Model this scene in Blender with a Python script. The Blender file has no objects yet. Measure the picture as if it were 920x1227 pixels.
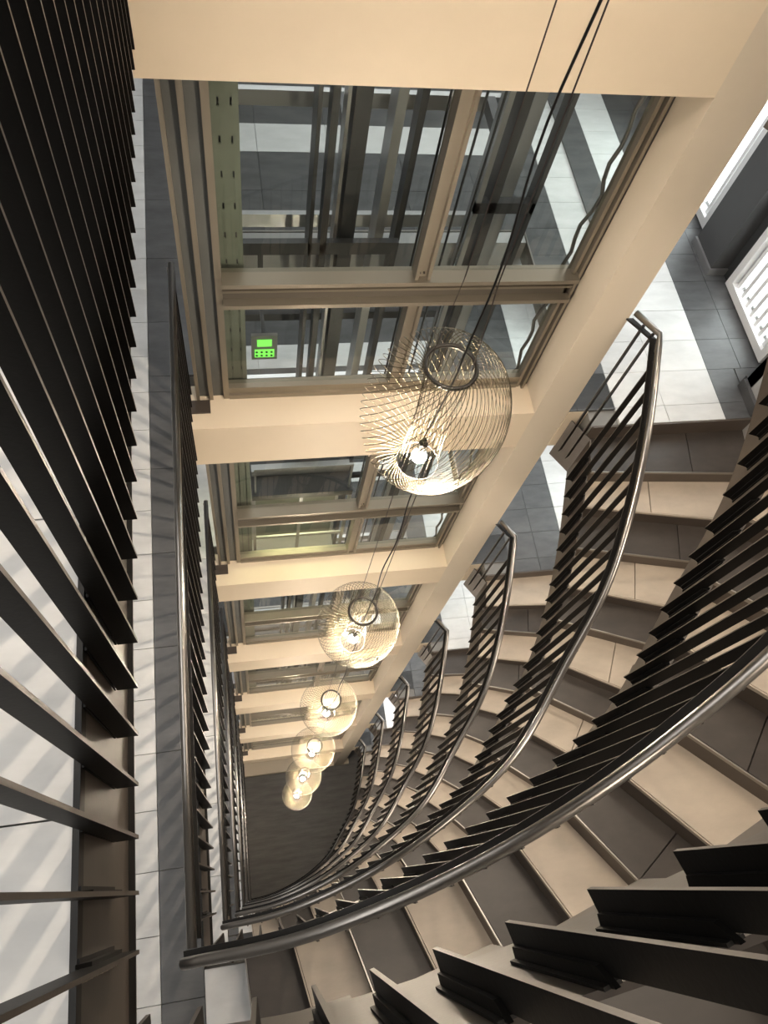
import bpy, bmesh, math, random
from mathutils import Vector, Matrix
random.seed(7)
sc = bpy.context.scene
COL = sc.collection
# ------------------------------------------------------------------ units
# plan positions are written in storey heights; one storey is S metres
S = 3.04
CAMH = 7.515            # camera height above the ground floor, in storeys
def V(x, y, z): return Vector((x * S, y * S, (z + CAMH) * S))
def LV(k): return -(0.515 + k)        # floor level k, in storeys relative to the camera

# ------------------------------------------------------------------ camera
cam = bpy.data.cameras.new('camera'); co = bpy.data.objects.new('camera', cam); COL.objects.link(co)
R = Vector((0.979894171910731, -0.14293616798678957, 0.13920008526087538))
U = Vector((0.0693507316893372, 0.8981892603929031, 0.43410428301158566))
F = Vector((0.18707722434742358, 0.4157226291604795, -0.8900431493665698))
m = Matrix((R, U, -F)).transposed().to_4x4(); m.translation = V(0, 0, 0)
co.matrix_world = m
cam.sensor_fit = 'HORIZONTAL'; cam.sensor_width = 36.0; cam.lens = 36.0 * 928.42 / 920.0
cam.clip_start = 0.02; cam.clip_end = 200
sc.camera = co
# ------------------------------------------------------------------ world and exposure
w = bpy.data.worlds.new('world'); sc.world = w; w.use_nodes = True
bg = w.node_tree.nodes['Background']; bg.inputs[0].default_value = (0.93, 0.97, 1.0, 1); bg.inputs[1].default_value = 1.0
sc.view_settings.view_transform = 'Standard'; sc.view_settings.look = 'None'
sc.view_settings.gamma = 1; sc.view_settings.use_curve_mapping = False
sc.view_settings.exposure = 1.42
sc.cycles.max_bounces = 8; sc.cycles.diffuse_bounces = 4; sc.cycles.glossy_bounces = 4
sc.cycles.transmission_bounces = 8; sc.cycles.transparent_max_bounces = 12
sc.cycles.sample_clamp_indirect = 6.0; sc.cycles.caustics_reflective = False; sc.cycles.caustics_refractive = False
sc.cycles.use_denoising = True
BULB = 720.0
WINDOW_LIGHT = 20.0
CORR = 15.0
PASS = 17.0
LAND = 13.0
STAIR = 6.0

# daylight that comes in at the window wall on the right, one large lamp per storey outside it
def area(name, loc, rot, sx, sy, power, col):
    l = bpy.data.lights.new(name, 'AREA'); l.shape = 'RECTANGLE'; l.size = sx; l.size_y = sy; l.energy = power; l.color = col
    o = bpy.data.objects.new(name, l); COL.objects.link(o); o.location = loc; o.rotation_euler = rot
    return o
for k in range(0, 6):
    area('daylight', V(1.75, 1.45, LV(k) + .5), (0, math.radians(90), 0), 2.4, 5.0, WINDOW_LIGHT * 10, (.93, .97, 1))
# unseen fill lights added under the slab of the storey above: left corridor, passage behind the lift, landing
for k in range(-1, 7):
    zc = LV(k) + 1 - .10
    area('corridor_fill', V(-.45, .35, zc), (0, 0, 0), .5, 4.0, CORR, (1, .98, .95))
    area('passage_fill', V(.40, 1.87, zc), (0, 0, 0), 3.0, .5, PASS, (1, 1, 1))
    area('landing_fill', V(1.12, 1.5, zc), (0, 0, 0), .5, 2.4, LAND, (1, .99, .97))
    # unseen fill lights added under the soffit of the flight above
    for x, y, t in ((.22, -.28, .2), (.56, -.06, .36), (.86, .22, .60), (1.08, .62, .82)):
        area('stair_fill', V(x, y, LV(k) + t + 1 - .17), (0, 0, 0), .5, .5, STAIR, (1, .86, .70))

# ------------------------------------------------------------------ materials
def mat(name, col, rough=.5, metal=0., noise=0., nscale=4., bump=0., bscale=40., col2=None, stretch=None, spec=.5):
    m = bpy.data.materials.new(name); m.use_nodes = True; nt = m.node_tree; n = nt.nodes; b = n['Principled BSDF']
    b.inputs['Roughness'].default_value = rough; b.inputs['Metallic'].default_value = metal
    b.inputs['Specular IOR Level'].default_value = spec
    b.inputs['Base Color'].default_value = (*col, 1)
    tc = n.new('ShaderNodeTexCoord')
    if noise or col2:
        mp = n.new('ShaderNodeMapping'); nt.links.new(tc.outputs['Object'], mp.inputs[0])
        if stretch: mp.inputs['Scale'].default_value = stretch
        oi = n.new('ShaderNodeObjectInfo'); ad = n.new('ShaderNodeVectorMath'); ad.operation = 'ADD'
        ml = n.new('ShaderNodeVectorMath'); ml.operation = 'SCALE'; ml.inputs['Scale'].default_value = 37.0
        cx = n.new('ShaderNodeCombineXYZ'); nt.links.new(oi.outputs['Random'], cx.inputs[0]); nt.links.new(oi.outputs['Random'], cx.inputs[1])
        nt.links.new(cx.outputs[0], ml.inputs[0]); nt.links.new(mp.outputs[0], ad.inputs[0]); nt.links.new(ml.outputs[0], ad.inputs[1])
        t = n.new('ShaderNodeTexNoise'); t.inputs['Scale'].default_value = nscale; t.inputs['Detail'].default_value = 7; t.inputs['Roughness'].default_value = .62
        nt.links.new(ad.outputs[0], t.inputs[0])
        cr = n.new('ShaderNodeValToRGB'); c2 = col2 or tuple(c * (1 - noise) for c in col); c1 = col if col2 else tuple(min(1, c * (1 + noise * .6)) for c in col)
        cr.color_ramp.elements[0].position = .3; cr.color_ramp.elements[0].color = (*c2, 1)
        cr.color_ramp.elements[1].position = .7; cr.color_ramp.elements[1].color = (*c1, 1)
        nt.links.new(t.outputs[0], cr.inputs[0]); nt.links.new(cr.outputs[0], b.inputs['Base Color'])
    if bump:
        t2 = n.new('ShaderNodeTexNoise'); t2.inputs['Scale'].default_value = bscale; t2.inputs['Detail'].default_value = 4
        nt.links.new(tc.outputs['Object'], t2.inputs[0])
        bp = n.new('ShaderNodeBump'); bp.inputs['Strength'].default_value = bump; bp.inputs['Distance'].default_value = .002
        nt.links.new(t2.outputs[0], bp.inputs['Height']); nt.links.new(bp.outputs[0], b.inputs['Normal'])
    return m
M = dict(
    tile_light=mat('light_floor_tile', (.62, .62, .61), .42, noise=.14, nscale=3.0, stretch=(1, 2.5, 1)),
    tile_dark=mat('dark_floor_tile', (.092, .093, .095), .38, noise=.35, nscale=3.5, stretch=(1, 2.5, 1)),
    tread_light=mat('beige_tread_tile', (.50, .425, .34), .42, noise=.16, nscale=3.0, stretch=(1, 2, 1)),
    tread_dark=mat('dark_tread_tile', (.060, .050, .043), .38, noise=.3, nscale=3.5, stretch=(1, 2, 1)),
    grout=mat('grey_grout', (.20, .195, .185), .8),
    riser=mat('taupe_riser', (.085, .066, .052), .45, noise=.2, nscale=3),
    nosing=mat('aluminium_nosing', (.33, .315, .29), .35, 1.),
    slat=mat('shaded_bronze_steel', (.0045, .004, .0036), .5, .0, noise=.25, nscale=6, bump=.15, bscale=120, spec=.15),  # brown paint darkened to near black, standing in for unlit faces
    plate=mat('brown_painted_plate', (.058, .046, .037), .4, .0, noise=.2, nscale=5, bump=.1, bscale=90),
    weld=mat('raw_weld_seam', (.55, .48, .38), .6, bump=.6, bscale=60),
    tube=mat('brushed_steel_tube', (.30, .28, .26), .30, 1.),
    flat=mat('dark_flat_bar', (.012, .011, .010), .45, spec=.25),
    column=mat('cool_lit_cream_paint', (.67, .59, .475), .55, noise=.05, nscale=1.2, bump=.08, bscale=30),  # beam cream greyed slightly, standing in for cooler light on the right
    cream=mat('cream_paint', (.74, .63, .48), .55, noise=.05, nscale=1.2, bump=.08, bscale=30),
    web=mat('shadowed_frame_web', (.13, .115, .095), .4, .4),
    frame=mat('champagne_aluminium', (.27, .238, .19), .38, .6),
    panel=mat('grey_recess_panel', (.10, .105, .10), .45, noise=.15, nscale=2),
    perforated=mat('greenish_steel_plate', (.19, .205, .165), .5, .1, noise=.15, nscale=4),
    shaft=mat('dark_shaft_steel', (.07, .07, .072), .4, .3),
    shaft_light=mat('galvanised_steel', (.42, .42, .42), .35, .7),
    wall=mat('grey_plaster', (.34, .335, .33), .75, noise=.06, nscale=2, bump=.1, bscale=60),
    pier=mat('dark_grey_plaster', (.075, .075, .077), .6, noise=.1, nscale=2),
    white=mat('white_window_frame', (.8, .8, .8), .4),
    ground=mat('dark_stone_floor', (.125, .12, .112), .5, noise=.3, nscale=1.6, stretch=(1, 6, 1)),
    wire=mat('champagne_wire', (.10, .085, .055), .42, 1.),
    ring=mat('black_chrome_ring', (.06, .055, .05), .3, .8),
    cable=mat('black_cable', (.01, .01, .01), .4),
    cord=mat('steel_cord', (.10, .085, .08), .35, .6),
)
def glassmat():
    m = bpy.data.materials.new('clear_glass'); m.use_nodes = True; nt = m.node_tree; n = nt.nodes; n.clear()
    out = n.new('ShaderNodeOutputMaterial'); mix = n.new('ShaderNodeMixShader'); tr = n.new('ShaderNodeBsdfTransparent'); gl = n.new('ShaderNodeBsdfGlossy')
    fr = n.new('ShaderNodeFresnel'); fr.inputs[0].default_value = 1.5; gl.inputs['Roughness'].default_value = .01
    mu = n.new('ShaderNodeMath'); mu.operation = 'MULTIPLY'
    tr.inputs[0].default_value = (.89, .915, .90, 1)
    ge = n.new('ShaderNodeNewGeometry'); inv = n.new('ShaderNodeMath'); inv.operation = 'SUBTRACT'; inv.inputs[0].default_value = 1.0   # the far face of a pane adds no second reflection
    nt.links.new(ge.outputs['Backfacing'], inv.inputs[1]); nt.links.new(fr.outputs[0], mu.inputs[0]); nt.links.new(inv.outputs[0], mu.inputs[1]); nt.links.new(mu.outputs[0], mix.inputs[0]); nt.links.new(tr.outputs[0], mix.inputs[1]); nt.links.new(gl.outputs[0], mix.inputs[2]); nt.links.new(mix.outputs[0], out.inputs[0])
    return m
M['glass'] = glassmat()
def emit(name, col, st):
    m = bpy.data.materials.new(name); m.use_nodes = True; b = m.node_tree.nodes['Principled BSDF']
    b.inputs['Base Color'].default_value = (*col, 1); b.inputs['Emission Color'].default_value = (*col, 1); b.inputs['Emission Strength'].default_value = st
    return m
M['bulb'] = emit('glowing_bulb', (1.0, .84, .66), BULB)
M['lcd'] = emit('green_display', (.16, .62, .08), .7)
M['carlight'] = emit('lift_ceiling_light', (.95, .92, .5), 6.0)

# ------------------------------------------------------------------ helpers
def mesh_of(name, bm, material, smooth=False):
    me = bpy.data.meshes.new(name); bm.to_mesh(me); bm.free()
    me.materials.append(M[material] if isinstance(material, str) else material)
    if smooth:
        for p in me.polygons: p.use_smooth = True
    return me
def link(name, me, parent=None, loc=(0, 0, 0), rot=(0, 0, 0)):
    o = bpy.data.objects.new(name, me); COL.objects.link(o)
    if parent: o.parent = parent
    o.location = loc; o.rotation_euler = rot
    return o
def box(bm, x0, x1, y0, y1, z0, z1):
    vs = [bm.verts.new(V(x, y, z)) for z in (z0, z1) for x, y in ((x0, y0), (x1, y0), (x1, y1), (x0, y1))]
    for f in ((3, 2, 1, 0), (4, 5, 6, 7), (0, 1, 5, 4), (1, 2, 6, 5), (2, 3, 7, 6), (3, 0, 4, 7)): bm.faces.new([vs[i] for i in f])
def rbox(bm, x0, x1, y0, y1, z0, z1):     # metres, local
    vs = [bm.verts.new((x, y, z)) for z in (z0, z1) for x, y in ((x0, y0), (x1, y0), (x1, y1), (x0, y1))]
    for f in ((3, 2, 1, 0), (4, 5, 6, 7), (0, 1, 5, 4), (1, 2, 6, 5), (2, 3, 7, 6), (3, 0, 4, 7)): bm.faces.new([vs[i] for i in f])
def prism(bm, pts, z0, z1):               # pts in plan (storeys), counter-clockwise
    a = [bm.verts.new(V(x, y, z0)) for x, y in pts]; b = [bm.verts.new(V(x, y, z1)) for x, y in pts]
    bm.faces.new(b); bm.faces.new(a[::-1]); n = len(pts)
    for i in range(n): bm.faces.new((a[i], a[(i + 1) % n], b[(i + 1) % n], b[i]))
def bxo(name, mtl, parent, *boxes):
    bm = bmesh.new()
    for i, (x0, x1, y0, y1, z0, z1) in enumerate(boxes):
        e = .00004 * i; box(bm, x0 + e, x1 - e, y0 + e, y1 - e, z0 + e, z1 - e)
    return link(name, mesh_of(name, bm, mtl), parent)
def tube(bm, pts, r, n=8, cap=True):
    pts = [Vector(p) for p in pts]; rings = []
    t = (pts[1] - pts[0]).normalized(); ref = Vector((0, 0, 1)) if abs(t.z) < .9 else Vector((1, 0, 0)); a = t.cross(ref).normalized()
    for i, p in enumerate(pts):
        t = (pts[min(i + 1, len(pts) - 1)] - pts[max(i - 1, 0)]).normalized()
        a = (a - t * a.dot(t)).normalized(); b = t.cross(a)
        rings.append([bm.verts.new(p + (a * math.cos(2 * math.pi * j / n) + b * math.sin(2 * math.pi * j / n)) * r) for j in range(n)])
    for u, v in zip(rings, rings[1:]):
        for j in range(n): bm.faces.new((u[j], u[(j + 1) % n], v[(j + 1) % n], v[j]))
    if cap: bm.faces.new(rings[0][::-1]); bm.faces.new(rings[-1])
def thing(name, loc, label, cat, group=None):
    o = bpy.data.objects.new(name, None); COL.objects.link(o); o.location = loc; o.empty_display_size = .1
    o['label'] = label; o['category'] = cat
    if group: o['group'] = group
    return o
def struct(o, label=None):
    o['kind'] = 'structure'
    if label: o['label'] = label
    return o
def root_at(loc, o):    # children built in world space hang under an Empty at loc
    o.matrix_parent_inverse = Matrix.Translation(-Vector(loc))
ORD = ['on the camera storey', 'one storey down', 'two storeys down', 'three storeys down', 'four storeys down', 'five storeys down', 'six storeys down', 'at the very bottom']

# ------------------------------------------------------------------ the curved edge of the well (plan) and its handrail profile
KN3 = [(-0.0978, -0.0651, 0.4392), (0.0514, -0.0501, 0.5688), (0.2247, -0.003, 0.6921), (0.3855, 0.0734, 0.8129), (0.5288, 0.176, 0.9189), (0.648, 0.3315, 1.0108), (0.7303, 0.4531, 1.1054), (0.7831, 0.5835, 1.1981), (0.8217, 0.7234, 1.2857), (0.8583, 0.8873, 1.3633)]
def catmull(P, n=12):
    Q = [tuple(2 * u - v for u, v in zip(P[0], P[1]))] + P + [tuple(2 * u - v for u, v in zip(P[-1], P[-2]))]; o = []
    for i in range(1, len(Q) - 2):
        a, b, c, d = Q[i - 1:i + 3]
        for j in range(n):
            t = j / n
            o.append(tuple(.5 * (2 * b[e] + (c[e] - a[e]) * t + (2 * a[e] - 5 * b[e] + 4 * c[e] - d[e]) * t * t + (3 * b[e] - a[e] - 3 * c[e] + d[e]) * t ** 3) for e in range(len(a))))
    return o + [P[-1]]
CV3 = catmull(KN3); CV = [c[:2] for c in CV3]
SS = [0.]
for a, b in zip(CV, CV[1:]): SS.append(SS[-1] + math.hypot(b[0] - a[0], b[1] - a[1]))
LEN = SS[-1]
def at(s):
    """plan point, unit tangent and outward normal at arc length s"""
    s = max(0, min(LEN - 1e-6, s)); i = 0
    while SS[i + 1] < s: i += 1
    t = (s - SS[i]) / (SS[i + 1] - SS[i]); a, b = CV[i], CV[i + 1]
    i0, i1 = max(0, i - 1), min(len(CV) - 1, i + 2)
    dx, dy = CV[i1][0] - CV[i0][0], CV[i1][1] - CV[i0][1]; l = math.hypot(dx, dy)
    return (a[0] + (b[0] - a[0]) * t, a[1] + (b[1] - a[1]) * t), (dx / l, dy / l), (dy / l, -dx / l)
def rail_rise(s):      # handrail height above floor level k along the flight that climbs from k to k-1
    s = max(0, min(LEN - 1e-6, s)); i = 0
    while SS[i + 1] < s: i += 1
    t = (s - SS[i]) / (SS[i + 1] - SS[i]); return CV3[i][2] + (CV3[i + 1][2] - CV3[i][2]) * t
SLAT_LEN = .510
SLS = [.025, .058, .090, .122, .152, .183, .217, .254, .291, .326, .361, .396, .431, .466, .501, .540, .580, .617, .653, .690, .726, .761, .796, .832, .872, .912, .953, .999, 1.041, 1.08, 1.118, 1.156, 1.192, 1.230, 1.271, 1.312, 1.354, 1.396, 1.438]
def off(s, d):
    p, t, n = at(s); return (p[0] + n[0] * d, p[1] + n[1] * d)

# ------------------------------------------------------------------ floors
NT = 0
def tile(parent, x0, x1, y0, y1, ztop, mtl):
    global NT
    g = .0006
    key = (round((x1 - x0) * 1e4), round((y1 - y0) * 1e4), mtl)
    me = TM.get(key)
    if me is None:
        bm = bmesh.new(); hx, hy = ((x1 - x0) / 2 - g) * S, ((y1 - y0) / 2 - g) * S
        rbox(bm, -hx, hx, -hy, hy, -.009 * S, 0)
        me = TM[key] = mesh_of('tile', bm, mtl)
    return link('tile', me, parent, V((x0 + x1) / 2, (y0 + y1) / 2, ztop))
TM = {}
P1 = .0992; YJ = 2.039; XE = -.1045; RX = .836; YR0, YR1, YR2, YR3 = 1.535, 1.68, 1.827, 1.94; XW = 1.389; YEND = 2.25
LY0 = .898; XO = 1.302
def joints(step, y0, y1):
    js = [YJ - i * P1 for i in range(0, 40, step)] + ([YJ + i * P1 for i in range(step, 6, step)])
    js = sorted(j for j in js if y0 + .01 < j < y1 - .01)
    e = [y0] + js + [y1]
    return list(zip(e, e[1:]))
for k in range(0, 7):
    z = LV(k); odd = k % 2 == 1
    A, B = ('tile_dark', 'tile_light') if odd else ('tile_light', 'tile_light')
    bm = bmesh.new(); th = .07
    box(bm, -.75, XE, -.62, 1.09, z - th, z - .008)
    box(bm, XE, -.022, -.62, -.105, z - th, z - .008)
    box(bm, -.75, -.072, 1.09, YR0, z - th, z - .008)
    box(bm, -.75, RX, YR0, YEND, z - th, z - .008)
    box(bm, RX, XW, 1.05, YEND, z - th, z - .008)
    box(bm, .8147, XW, .9435, 1.05, z - .0904, z - .008); box(bm, .865, XW, LY0 + .002, .9435, z - .0904, z - .008)
    fl = link('floor', mesh_of('floor', bm, 'grout')); struct(fl, 'tiled landing floor around the stairwell, ' + ORD[k])
    for y0, y1 in joints(2, -.62, 1.09): tile(fl, -.174, XE, y0, y1, z, A)
    for y0, y1 in joints(2, 1.09, YEND): tile(fl, -.174, -.072, y0, y1, z, A)
    for y0, y1 in joints(1 if odd else 2, -.62, YEND): tile(fl, -.273, -.174, y0, y1, z, B)
    for y0, y1 in joints(4, -.62, YEND): tile(fl, -.42, -.273, y0, y1, z, B); tile(fl, -.75, -.42, y0, y1, z, 'tile_dark')
    for y0, y1 in ((-.62, -.36), (-.36, -.105)): tile(fl, XE, -.022, y0, y1, z, 'tile_light' if odd else 'tile_dark')
    xs = [-.072 + .1984 * i for i in range(5)] + [.936]
    for a, b in zip(xs, xs[1:]):
        for u, v, mt in ((YR0, YR1, 'tile_dark'), (YR1, YR2, 'tile_dark'), (YR2, YR3, 'tile_light'), (YR3, YEND, 'tile_dark')):
            if a < RX < b and u < 1.6: tile(fl, a, RX, u, v, z, mt)
            else: tile(fl, a, min(b, RX), u, v, z, mt)
    if odd: bands = [(RX, .936, 'tile_dark'), (.936, 1.07, 'tile_light'), (1.07, 1.225, 'tile_light'), (1.225, 1.323, 'tile_dark'), (1.323, XW, 'tile_dark')]
    else: bands = [(RX, .96, 'tile_dark'), (.96, 1.07, 'tile_dark'), (1.07, 1.18, 'tile_dark'), (1.18, 1.29, 'tile_light'), (1.29, XW, 'tile_light')]
    for a, b, mt in bands:
        for y0, y1 in joints(1, 1.05, YEND): tile(fl, a, b, y0, y1, z, mt)
    for a, b, mt in [(.8147, RX, 'tile_dark')] + bands:
        b = min(b, XO)
        if a < XO - .02:
            for u, v in ((max(.9435, 0) if a < .85 else LY0, .947 if a >= .85 else 1.05), (.947, 1.05)):
                if v > u + .01: tile(fl, a, b, u, v, z, mt)
    tile(fl, XO + .002, XW, .999, 1.05, z, 'tile_dark')
    bxo('edge_trim', 'nosing', fl, (RX - .005, RX - .0005, 1.05, YR0, z - .02, z + .003), (-.07, RX - .005, YR0 - .006, YR0 - .001, z - .02, z + .003))
    if k == 1: bxo('threshold_strip', 'tile_dark', fl, (1.036, 1.113, 1.405, YEND, z, z + .006))
bm = bmesh.new(); box(bm, -1.0, 1.8, -.9, 2.6, LV(7) - .05, LV(7))
struct(link('floor', mesh_of('floor', bm, 'ground')), 'dark stone floor at the bottom of the stairwell')

# ------------------------------------------------------------------ outer walls
ZT = 1.6
def wallbox(name, label, mtl, *bs):
    o = bxo(name, mtl, None, *bs); struct(o, label); return o
wallbox('wall_left', 'grey wall along the left corridors', 'wall', (-.80, -.75, -.9, 2.30, LV(7), ZT))
wallbox('wall_back', 'grey wall behind the lift', 'wall', (-.80, 1.44, 2.252, 2.30, LV(7), ZT))
wallbox('ceiling', 'ceiling over the stairwell, far above', 'wall', (-.80, 1.44, -.9, 2.30, ZT, ZT + .03))
# curved wall outside the stair
ANG = [-86, -78, -74, -70, -67, -61, -54, -47, -42, -39, -36, -32, -29, -21, -17, -12, -10, -4.3]
SN = [.061, .135, .218, .300, .385, .464, .537, .605, .685, .768, .851, .934, 1.004, 1.087, 1.157, 1.240, 1.327, 1.396]
def nose(i, d):
    """point at distance d outward along riser line i"""
    if i >= 18: return (.858 + d * 1.0, LY0 - .0005)
    if i < 0: i = 0
    p = at(SN[i])[0]; a = math.radians(ANG[i])
    return (p[0] + math.cos(a) * d, p[1] + math.sin(a) * d)
WID = .445
bm = bmesh.new(); zs = (LV(7), ZT)
outer = [(-.80, -.62)] + [(-.3, -.62)] + [nose(i, WID + .012) for i in range(18)] + [(1.304, .90), (1.304, .998), (1.389, .998)]
prev = None
for (x, y), (x2, y2) in zip(outer, outer[1:]):
    dx, dy = x2 - x, y2 - y; l = math.hypot(dx, dy); nx, ny = dy / l * .03, -dx / l * .03
    prism(bm, [(x, y), (x + nx, y + ny), (x2 + nx, y2 + ny), (x2, y2)], *zs)
struct(link('wall_right', mesh_of('wall_right', bm, 'wall')), 'curved grey wall on the outside of the stair')
for k in range(0, 7):
    struct(bxo('baseboard_right', 'pier', None, (1.293, 1.3035, .901, .9965, LV(k) + .0005, LV(k) + .030), (1.3040, 1.388, .9985, 1.006, LV(k) + .0005, LV(k) + .030)), 'dark skirting where the outer stair wall meets the landing, ' + ORD[k])
# window wall beyond the landing
bs = []; X0, X1 = 1.3895, 1.435
WA, WB, WC, WD = 1.058, 1.334, 1.527, 1.960
for k in range(0, 7):
    z = LV(k)
    bs += [(X0, X1, .97, WA, z - .1, z + .9), (X0, X1, WB, WC, z - .1, z + .9), (X0, X1, WD, 2.30, z - .1, z + .9),
           (X0, X1, WA, WB, z - .1, z + .004), (X0, X1, WC, WD, z - .1, z + .004), (X0, X1, WA, WB, z + .75, z + .9), (X0, X1, WC, WD, z + .75, z + .9)]
bs += [(X0, X1, .97, 2.3, LV(7), LV(6) - .1), (X0, X1, .97, 2.3, LV(0) + .9, ZT)]
wallbox('wall_window_side', 'dark grey wall with the louvred windows beyond the landing', 'pier', *bs)
for k in range(0, 7):
    z = LV(k)
    o = bxo('trim_1', 'pier', None, (1.338, 1.389, 1.371, 1.49, z, z + .9)); struct(o, 'dark grey wall pier between the two windows, ' + ORD[k])
    bxo('skirting', 'shaft_light', o, (1.331, 1.389, 1.365, 1.3705, z, z + .022), (1.331, 1.3375, 1.3705, 1.49, z, z + .022))
wn = 0
for k in range(0, 5):
    z = LV(k)
    for (a, b), nm in (((WA + .002, WB - .002), 'near'), ((WC + .002, WD - .002), 'far')):
        wn += 1
        o = bpy.data.objects.new('window_%d' % wn, None); COL.objects.link(o); o.location = V(1.39, (a + b) / 2, z); struct(o, 'white framed louvred window, the %s one %s' % (nm, ORD[k]))
        def ch(name, mtl, *boxes):
            c = bxo(name, mtl, o, *boxes); c.matrix_parent_inverse = Matrix.Translation(-o.location); return c
        zt = z + .748; f = .022
        ch('window_frame', 'white', (1.376, 1.425, a, b, z + .006, z + .006 + f * 1.1), (1.376, 1.425, a, b, zt - f, zt), (1.376, 1.425, a, a + f, z + .006, zt), (1.376, 1.425, b - f, b, z + .006, zt))
        nb = 7 if nm == 'near' else 9
        for j in range(nb):
            y = a + f + (b - a - 2 * f) * (j + .5) / nb
            ch('louvre', 'white', (1.387, 1.403, y - .006, y + .006, z + .03, zt - f))
        ch('inner_frame', 'shaft_light', (1.401, 1.410, a + f, b - f, z + .03, z + .04), (1.401, 1.410, a + f, a + f + .008, z + .03, zt - f), (1.401, 1.410, b - f - .008, b - f, z + .03, zt - f))
        ch('pane', 'glass', (1.413, 1.415, a + f, b - f, z + .03, zt - f))

# ------------------------------------------------------------------ beams, column
for k in range(0, 7):
    z = LV(k)
    o = bxo('trim_2', 'cream', None, (-.0885, .7255, .9435, 1.06, z - .1616, z - .0015), (.8143, .865, .9415, .9430, z - .1616, z - .003), (.8143, .864, .9430, .99, z - .1616, z - .092))
    struct(o, 'cream painted beam across the lift front, ' + ORD[k])
bm = bmesh.new(); box(bm, .7255, .8143, .9433, 1.06, LV(7), .5)
struct(link('trim_3', mesh_of('trim_3', bm, 'column')), 'square cream column running down the right of the lift')
bxo('trim', 'cream', bpy.data.objects['trim_3'], (.8143, .865, .9435, .99, LV(7), LV(7) + .05))
o = bxo('trim_4', 'cream', None, (-.0885, .7255, .9435, 1.06, LV(7), LV(7) + .05)); struct(o, 'low cream kerb at the foot of the lift')
# side and rear beams of the lift shaft
for k in range(0, 7):
    z = LV(k)
    o = bxo('trim_5', 'wall', None, (-.07, RX - .006, 1.49, YR0 - .007, z - .1616, z + .0)); struct(o, 'pale rear beam of the lift shaft, ' + ORD[k])

# ------------------------------------------------------------------ railings
def slat_mesh(length, name='slat', shift=0., hw=.0078):
    # local: x = outward from the well, y = along the rail, origin at foot
    bm = bmesh.new(); t = .0013 * S
    w0, w1, h, c = (-hw + shift) * S, (hw + shift) * S, length * S, 0
    pts = [(w0, 0), (w1, -c * .3), (w1, h), (w0 + .002 * S, h)]
    a = [bm.verts.new((x, -t, zz)) for x, zz in pts]; b = [bm.verts.new((x, t, zz)) for x, zz in pts]
    bm.faces.new(a); bm.faces.new(b[::-1])
    for i in range(4):
        f = bm.faces.new((a[i], b[i], b[(i + 1) % 4], a[(i + 1) % 4])); f.material_index = 1  # edges take the lighter brown paint, standing in for light on them
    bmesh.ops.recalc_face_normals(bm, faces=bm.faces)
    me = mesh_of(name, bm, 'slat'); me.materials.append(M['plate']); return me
def foot_mesh(shift=0.):
    bm = bmesh.new(); a, b = (.0030 + shift) * S, (.0099 + shift) * S; t0, t1 = -.0036 * S, -.0013 * S; h = .118 * S
    pts = [(a, .004 * S), (b, 0), (b, h), (a, h - .010 * S)]
    u = [bm.verts.new((x, t0, z_)) for x, z_ in pts]; v = [bm.verts.new((x, t1, z_)) for x, z_ in pts]
    bm.faces.new(u); bm.faces.new(v[::-1])
    for i in range(4): bm.faces.new((u[i], v[i], v[(i + 1) % 4], u[(i + 1) % 4]))
    rbox(bm, (.0085 + shift) * S, (.0100 + shift) * S, -.0062 * S, .0013 * S, .0, h - .004 * S)
    bmesh.ops.recalc_face_normals(bm, faces=bm.faces)
    return mesh_of('foot_bracket', bm, 'slat')
FOOT_LEFT = foot_mesh(); FOOT_STAIR = foot_mesh(.0020)
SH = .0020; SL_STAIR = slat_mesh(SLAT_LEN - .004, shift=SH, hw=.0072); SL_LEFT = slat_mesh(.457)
def weld_mesh():
    bm = bmesh.new(); n = 7
    for i in range(n):
        x = .0075 * S; r = .0020 * S; zz = (.005 + .1 * i / (n - 1)) * S
        bmesh.ops.create_icosphere(bm, subdivisions=1, radius=r, matrix=Matrix.Translation((x, .0045 * S, zz)) @ Matrix.Diagonal((.8, 1, 5.5, 1)))
    return mesh_of('weld_seam', bm, 'weld')
WELD = weld_mesh()
def slat(root, me, xy, z, nrm, brackets, weld=False):
    a = math.atan2(nrm[1], nrm[0])
    o = link('slat', me, root, V(xy[0], xy[1], z) - root.location, (0, 0, a))
    if brackets: link('foot_bracket', FOOT_LEFT if me is SL_LEFT else FOOT_STAIR, o)
    if weld: link('weld_seam', WELD, o)
    return o
XR = -.0936
def child_ws(root, o):
    o.parent = root; o.matrix_parent_inverse = Matrix.Translation(-root.location); return o
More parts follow.
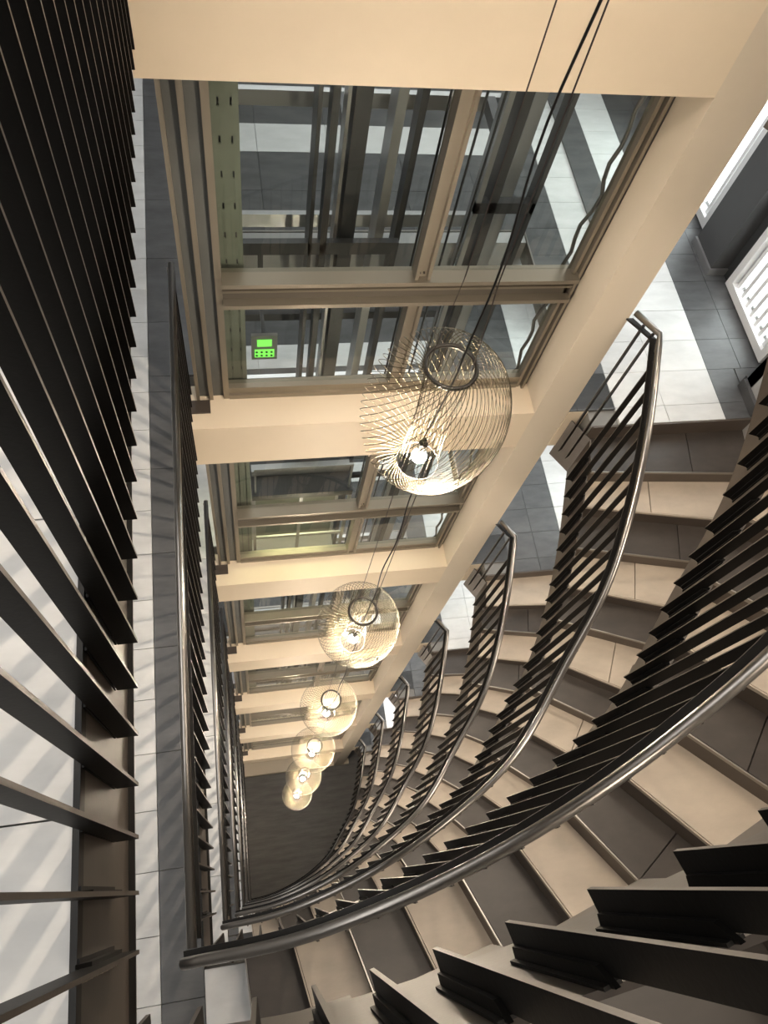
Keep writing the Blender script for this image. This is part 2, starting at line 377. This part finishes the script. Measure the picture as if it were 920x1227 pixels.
for k in range(0, 7):
    z = LV(k)
    g = 'straight railings along the left corridors'
    root = thing('railing', V(-.10, -.08, z), 'straight slatted dark steel railing beside the left corridor, ' + ORD[k], 'railing', g)
    bm = bmesh.new(); tube(bm, [V(XR, -.054, z + .361), V(XR + .002, .4, z + .361), V(XR + .006, 1.085, z + .361)], .0065 * S, 16)
    child_ws(root, link('handrail', mesh_of('handrail', bm, 'tube', True)))
    child_ws(root, bxo('flat_bar', 'flat', None, (-.0960, -.0820, -.045, 1.085, z + .340, z + .3445)))
    child_ws(root, bxo('fascia_plate', 'plate', None, (-.1065, -.1035, -.085, 1.10, z - .185, z - .012)))
    child_ws(root, bxo('edge_strip', 'flat', None, (-.1075, -.1035, -.085, 1.10, z - .012, z + .002), (-.1065, -.0985, -.085, 1.10, z - .188, z - .185)))
    for i in range(30):
        y = -.026 + .0367 * i
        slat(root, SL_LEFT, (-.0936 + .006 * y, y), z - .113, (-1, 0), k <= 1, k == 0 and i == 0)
    for i in range(0, 31, 6):
        y = -.008 + .0362 * i
        bm = bmesh.new(); tube(bm, [V(XR, y, z + .344), V(XR, y, z + .358)], .003 * S, 8); child_ws(root, link('handrail_support', mesh_of('handrail_support', bm, 'tube', True)))

for k in range(0, 8):
    z = LV(k)
    root = thing('railing', V(-.08, -.06, z), 'curved slatted dark steel railing on the inside of the stair, starting ' + ORD[k], 'railing', 'curved railings down the stair')
    n = 72; pts = []
    ss = [i * LEN / n for i in range(n + 1)]
    for s_ in ss:
        p = at(s_)[0]; pts.append(V(p[0], p[1], z + rail_rise(s_)))
    zend = z + rail_rise(LEN)
    pts.append(V(.822, .943, zend))
    bm = bmesh.new(); tube(bm, pts, .0068 * S, 16); child_ws(root, link('handrail', mesh_of('handrail', bm, 'tube', True)))
    def ribbon(name, d0, d1, dz0, dz1, mtl, s0=0., s1=LEN, extra=False, fz=None):
        bm = bmesh.new(); R_ = []
        for s_ in [s0 + (s1 - s0) * i / n for i in range(n + 1)]:
            a, b = off(s_, d0), off(s_, d1); zz = z + (fz(s_) if fz else rail_rise(s_))
            z0, z1 = (dz0(s_), dz1(s_)) if callable(dz0) else (zz + dz0, zz + dz1)
            R_.append([bm.verts.new(V(*a, z0)), bm.verts.new(V(*b, z0)), bm.verts.new(V(*b, z1)), bm.verts.new(V(*a, z1))])
        if extra:
            ze = z + rail_rise(LEN)
            R_.append([bm.verts.new(V(.822 + d0, .943, ze + dz0)), bm.verts.new(V(.822 + d1, .943, ze + dz0)), bm.verts.new(V(.822 + d1, .943, ze + dz1)), bm.verts.new(V(.822 + d0, .943, ze + dz1))])
        for u, v in zip(R_, R_[1:]):
            for j in range(4): bm.faces.new((u[j], u[(j + 1) % 4], v[(j + 1) % 4], v[j]))
        bm.faces.new(R_[0][::-1]); bm.faces.new(R_[-1]); bmesh.ops.recalc_face_normals(bm, faces=bm.faces)
        return child_ws(root, link(name, mesh_of(name, bm, mtl)))
    ribbon('flat_bar', -.0125, .0020, -.021, -.0165, 'flat', extra=True)
    ribbon('stringer', .0122, .0155, -SLAT_LEN - .060, -SLAT_LEN + .105, 'plate', extra=True)
    for s_ in SLS:
        p, t, nrm = at(s_)
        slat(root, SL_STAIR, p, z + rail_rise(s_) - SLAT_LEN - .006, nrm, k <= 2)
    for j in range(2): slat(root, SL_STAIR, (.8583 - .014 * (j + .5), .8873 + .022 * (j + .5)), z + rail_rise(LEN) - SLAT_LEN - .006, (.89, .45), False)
    for s_ in [.08 + .23 * j for j in range(7)]:
        if s_ < LEN:
            p = at(s_)[0]; bm = bmesh.new(); tube(bm, [V(p[0], p[1], z + rail_rise(s_) - .018), V(p[0], p[1], z + rail_rise(s_) - .002)], .003 * S, 8)
            child_ws(root, link('handrail_support', mesh_of('handrail_support', bm, 'tube', True)))

# ------------------------------------------------------------------ the stair flights
IN = .016; RISE = 1 / 19
def lerp(a, b, t): return (a[0] + (b[0] - a[0]) * t, a[1] + (b[1] - a[1]) * t)
for k in range(0, 8):
    z = LV(k)
    root = thing('staircase', V(.3, -.2, z), 'winding flight of alternating beige and dark tiled steps, climbing from ' + ORD[k].replace('on the camera storey', 'the camera storey'), 'staircase', 'winding flights of stairs')
    for i in range(1, 19):       # step i lies between riser line i-1 and riser line i
        zt = z + i * RISE
        a0, a1 = nose(i - 1, IN), nose(i - 1, WID); b0, b1 = nose(i, IN), nose(i, WID)
        e0, e1 = lerp(b0, a0, -.12), lerp(b1, a1, -.05)
        # mid inner point follows the curve
        sm = (SN[i - 1] + (SN[i] if i < 18 else LEN + .03)) / 2
        mid = off(sm, IN) if sm < LEN else None
        bm = bmesh.new()
        prism(bm, [a0, a1, e1, e0], zt - RISE - .055, zt - .007)
        st = child_ws(root, link('step', mesh_of('step', bm, 'riser')))
        # the next nosing overlaps: tiles cover from this nosing to the next riser
        parity = (k % 2 == 1) or k == 0          # first tread dark
        light = (i % 2 == 0) == parity
        mt = 'tread_light' if light else 'tread_dark'
        split = .40 if i % 2 else .62
        cuts = [0, split, 1.0] if i > 4 else [0, .55, 1.0]
        for c0, c1 in zip(cuts, cuts[1:]):
            g0, g1 = c0 + .0025, c1 - .0025
            q0, q1 = lerp(a0, a1, g0), lerp(a0, a1, g1); r1, r0 = lerp(b0, b1, g1), lerp(b0, b1, g0)
            q0n, q1n = lerp(q0, r0, .012), lerp(q1, r1, .012)
            bm = bmesh.new(); prism(bm, [q0n, q1n, r1, r0], zt - .0068, zt)
            tl = link('tile', mesh_of('tile', bm, mt), st)
        bm = bmesh.new(); na, nb = a0, a1; l = math.hypot(nb[0] - na[0], nb[1] - na[1]); dx, dy = (nb[1] - na[1]) / l * .0022, -(nb[0] - na[0]) / l * .0022
        if (b0[0] - a0[0]) * dx + (b0[1] - a0[1]) * dy > 0: dx, dy = -dx, -dy
        prism(bm, [na, (na[0] + dx, na[1] + dy), (nb[0] + dx, nb[1] + dy), nb], zt - .008, zt + .0004)
        bmesh.ops.recalc_face_normals(bm, faces=bm.faces)
        link('nosing', mesh_of('nosing', bm, 'nosing' if not light else 'tread_light'), st)
    # landing edge riser
    if k >= 1:
        child_ws(root, bxo('landing_riser', 'riser', None, (.866, 1.302, LY0 - .004, LY0 + .0015, z + 1 - RISE - .055, z + 1 - .002)))

# ------------------------------------------------------------------ the glass front of the lift, storey by storey
GY = 1.034
for k in range(0, 7):
    z = LV(k); zb = z - .0014; zt = z + 1 - .1617
    root = thing('glazed_screen', V(.36, GY, zb), 'bronze framed glass front of the lift shaft, ' + ORD[k], 'glass screen', 'glass screens of the lift shaft')
    def c(name, mtl, *boxes): return child_ws(root, bxo(name, mtl, None, *boxes))
    c('post', 'frame', (-.009, .0035, GY - .012, GY + .012, zb, zt))
    c('post', 'frame', (.694, .7015, GY - .012, GY + .012, zb, zt), (.706, .712, GY - .018, GY + .012, zb, zt))
    c('recess', 'shaft', (.712, .7254, GY - .004, GY + .012, zb, zt))
    for x0, x1 in ((-.0695, -.0625), (-.0415, -.0325)): c('post', 'frame', (x0, x1, GY - .014, GY + .01, zb, zt))
    for x0, x1 in ((-.0625, -.0415), (-.0325, -.009)): c('recess_panel', 'panel', (x0, x1, GY - .002, GY + .006, zb, zt))
    c('bottom_rail', 'frame', (.0035, .694, GY - .014, GY + .012, zb, zb + .014), (.0035, .694, GY - .008, GY + .010, zb + .014, zb + .034), (.0035, .694, GY - .012, GY + .012, zb + .034, zb + .040))
    m0, m1 = z + .324, z + .391
    mr = c('middle_rail', 'frame', (.0035, .706, GY - .030, GY + .012, m1 - .010, m1), (.0035, .706, GY - .030, GY + .012, m0, m0 + .010), (.0035, .706, GY - .016, GY, m0 + .030, m0 + .036))
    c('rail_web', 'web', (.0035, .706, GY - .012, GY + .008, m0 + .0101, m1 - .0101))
    mx0, mx1 = .367, .398
    for a, b in ((zb + .04, m0), (m1, zt)):
        mu = c('mullion', 'frame', (mx0, mx0 + .007, GY - .024, GY + .01, a, b), (mx0 + .007, mx1 - .007, GY - .014, GY + .008, a, b), (mx1 - .007, mx1, GY - .024, GY + .01, a, b))
        if k <= 2:
            for dx in (.010, .018):
                bm = bmesh.new(); p = V(mx0 + dx, GY - .014, (m1 + .012) if a == m1 else (m0 - .012)); tube(bm, [p, p - Vector((0, .009, 0))], .006, 8)
                bo = link('bolt', mesh_of('bolt', bm, 'ring'), mu)
        c('glass_pane', 'glass', (.0035, mx0 + .004, GY + .0015, GY + .003, a, b)); c('glass_pane', 'glass', (mx1 - .004, .694, GY + .0015, GY + .003, a, b))
    c('end_plate', 'plate', (-.0885, -.0405, .984, 1.018, zb, zb + .004))
    # bundle of cables down the right-hand post
    if k <= 2:
        bm = bmesh.new(); pts = []
        for j in range(25):
            t = j / 24; pts.append(V(.688 + .006 * math.sin(j * 1.7) + .004 * math.sin(j * .9), GY + .02, zb + (zt - zb) * t))
        tube(bm, pts, .012, 6); c0 = child_ws(root, link('cable_bundle', mesh_of('cable_bundle', bm, 'shaft', True)))

# ------------------------------------------------------------------ inside the shaft
root = thing('lift_guide_frame', V(.3, 1.3, LV(7)), 'dark steel guide rails and greenish perforated plate inside the glass shaft', 'lift frame')
Z0, Z1 = LV(7), .4
def c(name, mtl, *boxes): return child_ws(root, bxo(name, mtl, None, *boxes))
bs = []; px0, px1 = .0035, .046; py0, py1 = 1.058, 1.0615
hx = ((.0135, .0165), (.0330, .0360)); zz = -.45
bs.append((px0, hx[0][0], py0, py1, -3.3, Z1)); bs.append((hx[0][1], hx[1][0], py0, py1, -3.3, Z1)); bs.append((hx[1][1], px1, py0, py1, -3.3, Z1)); bs.append((px0, px1, py0, py1, Z0, -3.3))
zc = -3.3
while zc < Z1:
    for a, b in hx: bs.append((a, b, py0, py1, zc + .005, zc + .063))
    zc += .066
c('perforated_plate', 'perforated', *bs)
c('backing_sheet', 'shaft', (px0, px1, 1.068, 1.070, Z0, Z1))
for x0, x1, y0, y1, mt in ((.196, .204, 1.26, 1.32, 'shaft'), (.222, .236, 1.26, 1.30, 'shaft'), (.255, .262, 1.29, 1.33, 'shaft_light'), (.268, .300, 1.28, 1.34, 'shaft'), (.352, .372, 1.30, 1.36, 'shaft_light'),
                           (.398, .412, 1.30, 1.34, 'shaft'), (.560, .572, 1.28, 1.32, 'shaft_light'), (.590, .610, 1.28, 1.34, 'shaft'), (.640, .668, 1.34, 1.42, 'shaft_light'), (.70, .722, 1.455, 1.485, 'shaft'),
                           (.045, .06, 1.455, 1.485, 'shaft_light'), (.69, .70, 1.28, 1.32, 'shaft')):
    c('guide_rail', mt, (x0, x1, y0, y1, Z0, Z1))
for x, y in ((.425, 1.22), (.437, 1.22), (.449, 1.22), (.461, 1.22), (.50, 1.24), (.535, 1.24)):
    bm = bmesh.new(); tube(bm, [V(x, y, Z0), V(x, y, Z1)], .0085, 6); child_ws(root, link('hoist_rope', mesh_of('hoist_rope', bm, 'cable')))
for k in range(0, 7):
    z = LV(k)
    for zc, d in ((.10, .02), (.43, .018), (.74, .014)):
        c('cross_member', 'shaft_light' if zc < .5 else 'shaft', (.045, .70, 1.466, 1.480, z + zc - d, z + zc + d))
    c('cross_member', 'shaft', (.045, .40, 1.26, 1.275, z + .20, z + .235)); c('cross_member', 'shaft', (.56, .70, 1.28, 1.30, z + .30, z + .33))
    c('rail_bracket', 'shaft', (.268, .30, 1.34, 1.466, z + .42, z + .45)); c('rail_bracket', 'shaft', (.59, .61, 1.34, 1.466, z + .42, z + .45))
# lift car standing between the storeys
zc0, zc1 = LV(2) - .32, LV(2) + .36
car = thing('lift_car', V(.21, 1.3, zc0), 'glass walled lift car with lit yellowish interior, behind the glass', 'lift')
def cc(name, mtl, *boxes): return child_ws(car, bxo(name, mtl, None, *boxes))
cc('roof', 'shaft', (.052, .365, 1.09, 1.245, zc1 - .03, zc1))
cc('floor_plate', 'tile_light', (.052, .365, 1.09, 1.245, zc0, zc0 + .02))
cc('ceiling_light', 'carlight', (.10, .32, 1.12, 1.22, zc1 - .036, zc1 - .031))
for x in (.052, .355, .20): cc('frame_post', 'shaft_light', (x, x + .010, 1.09, 1.10, zc0 + .02, zc1 - .03))
for x in (.052, .355): cc('frame_post', 'shaft_light', (x, x + .010, 1.235, 1.245, zc0 + .02, zc1 - .03))
cc('handrail', 'shaft_light', (.062, .355, 1.10, 1.106, zc0 + .33, zc0 + .345))
cc('back_wall', 'perforated', (.062, .355, 1.238, 1.243, zc0 + .02, zc1 - .03))
cc('roof_rail', 'shaft_light', (.06, .355, 1.10, 1.106, zc1 + .14, zc1 + .15), (.06, .066, 1.10, 1.106, zc1, zc1 + .15), (.349, .355, 1.10, 1.106, zc1, zc1 + .15))
cc('roof_beam', 'shaft_light', (.055, .362, 1.16, 1.185, zc1, zc1 + .03))
# control box with green display
zb = -1.53
bx = thing('control_box', V(.09, 1.13, zb), 'small grey lift control box with green lit display and keys', 'control box')
def cb(name, mtl, *boxes): return child_ws(bx, bxo(name, mtl, None, *boxes))
cb('housing', 'shaft_light', (.062, .122, 1.142, 1.150, zb - .004, zb + .084))
cb('display', 'lcd', (.075, .109, 1.1405, 1.142, zb + .046, zb + .070))
kp = cb('keypad', 'lcd', (.069, .115, 1.1405, 1.142, zb + .006, zb + .034))
for j in range(8):
    x = .074 + .0115 * (j % 4); zz = zb + .013 + .013 * (j // 4)
    bm = bmesh.new(); p = V(x, 1.1405, zz); tube(bm, [p, p - Vector((0, .003, 0))], .009, 8); link('key', mesh_of('key', bm, 'ring'), kp)
cb('bracket_arm', 'shaft', (.088, .096, 1.150, 1.268, zb + .055, zb + .063), (.086, .098, 1.262, 1.268, LV(1) + .20, zb + .063) if zb + .063 > LV(1) + .20 else (.086, .098, 1.262, 1.268, zb + .055, LV(1) + .215))

# ------------------------------------------------------------------ pendant lamps
LX, LY = .289, .580
PROF = [(.0335, .262), (.046, .268), (.066, .258), (.086, .235), (.100, .200), (.1065, .160), (.104, .118), (.094, .078), (.078, .046), (.060, .025), (.044, .013), (.034, .012)]
def smooth_prof(P, n=4):
    Q = [P[0]] + P + [P[-1]]; o = []
    for i in range(1, len(Q) - 2):
        a, b, c_, d = Q[i - 1:i + 3]
        for j in range(n):
            t = j / n; o.append(tuple(.5 * (2 * b[e] + (c_[e] - a[e]) * t + (2 * a[e] - 5 * b[e] + 4 * c_[e] - d[e]) * t * t + (3 * b[e] - a[e] - 3 * c_[e] + d[e]) * t ** 3) for e in (0, 1)))
    return o + [P[-1]]
PR = smooth_prof(PROF)
def wire_mesh(r):
    bm = bmesh.new(); n = len(PR); pts = []
    for i, (rr, h) in enumerate(PR):
        a = -math.radians(150) * (i / (n - 1)); pts.append((rr * S * math.cos(a), rr * S * math.sin(a), h * S))
    tube(bm, pts, r, 4, False); return mesh_of('shade_wire', bm, 'wire', True)
def inner_mesh(r):
    bm = bmesh.new(); pts = []
    for i in range(9):
        t = i / 8; a = math.radians(28) * t; rr = (.0335 - .006 * math.sin(math.pi * t) - .002 * t) * S; pts.append((rr * math.cos(a), rr * math.sin(a), (.262 - .235 * t) * S))
    tube(bm, pts, r, 4, False); return mesh_of('core_wire', bm, 'wire', True)
def torus_mesh(name, R0, r, zz, mtl, n=40, m_=8):
    bm = bmesh.new(); rings = []
    for i in range(n):
        a = 2 * math.pi * i / n; rings.append([bm.verts.new(((R0 + r * math.cos(2 * math.pi * j / m_)) * math.cos(a), (R0 + r * math.cos(2 * math.pi * j / m_)) * math.sin(a), zz + r * math.sin(2 * math.pi * j / m_))) for j in range(m_)])
    for i in range(n):
        u, v = rings[i], rings[(i + 1) % n]
        for j in range(m_): bm.faces.new((u[j], v[j], v[(j + 1) % m_], u[(j + 1) % m_]))
    return mesh_of(name, bm, mtl, True)
WM = wire_mesh(.0017); IM = inner_mesh(.0016)
RM = torus_mesh('top_ring', .0350 * S, .0095, .262 * S, 'ring'); RM2 = torus_mesh('lower_ring', .034 * S, .0022, .012 * S, 'ring')
bm = bmesh.new(); bmesh.ops.create_uvsphere(bm, u_segments=24, v_segments=14, radius=.036); BM = mesh_of('bulb', bm, 'bulb', True)
bm = bmesh.new()
tube(bm, [(0, 0, .040), (0, 0, .12)], .021, 14); tube(bm, [(0, 0, .12), (0, 0, .15)], .012, 10); HM = mesh_of('bulb_holder', bm, 'ring')
names = ['just above the picture, lighting the topmost beam', 'largest and nearest wire pendant', 'second wire pendant from the top', 'third wire pendant from the top', 'fourth wire pendant from the top', 'fifth wire pendant from the top', 'lowest and smallest wire pendant']
for k in range(-1, 7):
    if k < 1: lb = 'wire pendant lamp hanging above the picture, %s' % ('seen only as a reflection in the glass' if k == 0 else 'higher up the same cords')
    else: lb = names[k] + ', swirled golden wires around a glowing bulb'
    zb = -1.04 - (k - 1) - .030           # bottom of the shade
    root = thing('pendant_lamp', V(LX, LY, zb), lb, 'lamp', 'wire pendant lamps down the well')
    for j in range(54): link('shade_wire', WM, root, rot=(0, 0, 2 * math.pi * j / 54 + .3 * k))
    for j in range(24): link('core_wire', IM, root, rot=(0, 0, 2 * math.pi * j / 24))
    link('top_ring', RM, root); link('lower_ring', RM2, root)
    link('bulb', BM, root, loc=(0, 0, .028 * S)); link('bulb_holder', HM, root, loc=(0, 0, .028 * S))
    cz = .262 * S; top = 1.0 * S
    for x, y, cr in ((-.0222, -.0015, .0016), (-.0190, .0045, .0016), (.0185, -.0045, .0026)):
        bm = bmesh.new(); x *= S; y *= S
        tube(bm, [(x * 1.5, y * 1.5, cz), (x, y, cz + .5), (x, y, top + .03 * S)], cr, 5); link('suspension_cord', mesh_of('suspension_cord', bm, 'cord'), root)
    bm = bmesh.new(); pts = []
    for j in range(30):
        t = j / 29; amp = .012 * math.sin(t * math.pi); pts.append((.008 * S + amp * math.sin(t * 17 + k) - .012 * S * (1 - min(1, t * 5)), -.010 * S * min(1, t * 5) + amp * math.sin(t * 11 + 2 * k), .12 + .028 * S + (top - .12) * t))
    tube(bm, pts, .0042, 6); link('power_cable', mesh_of('power_cable', bm, 'cable', True), root)
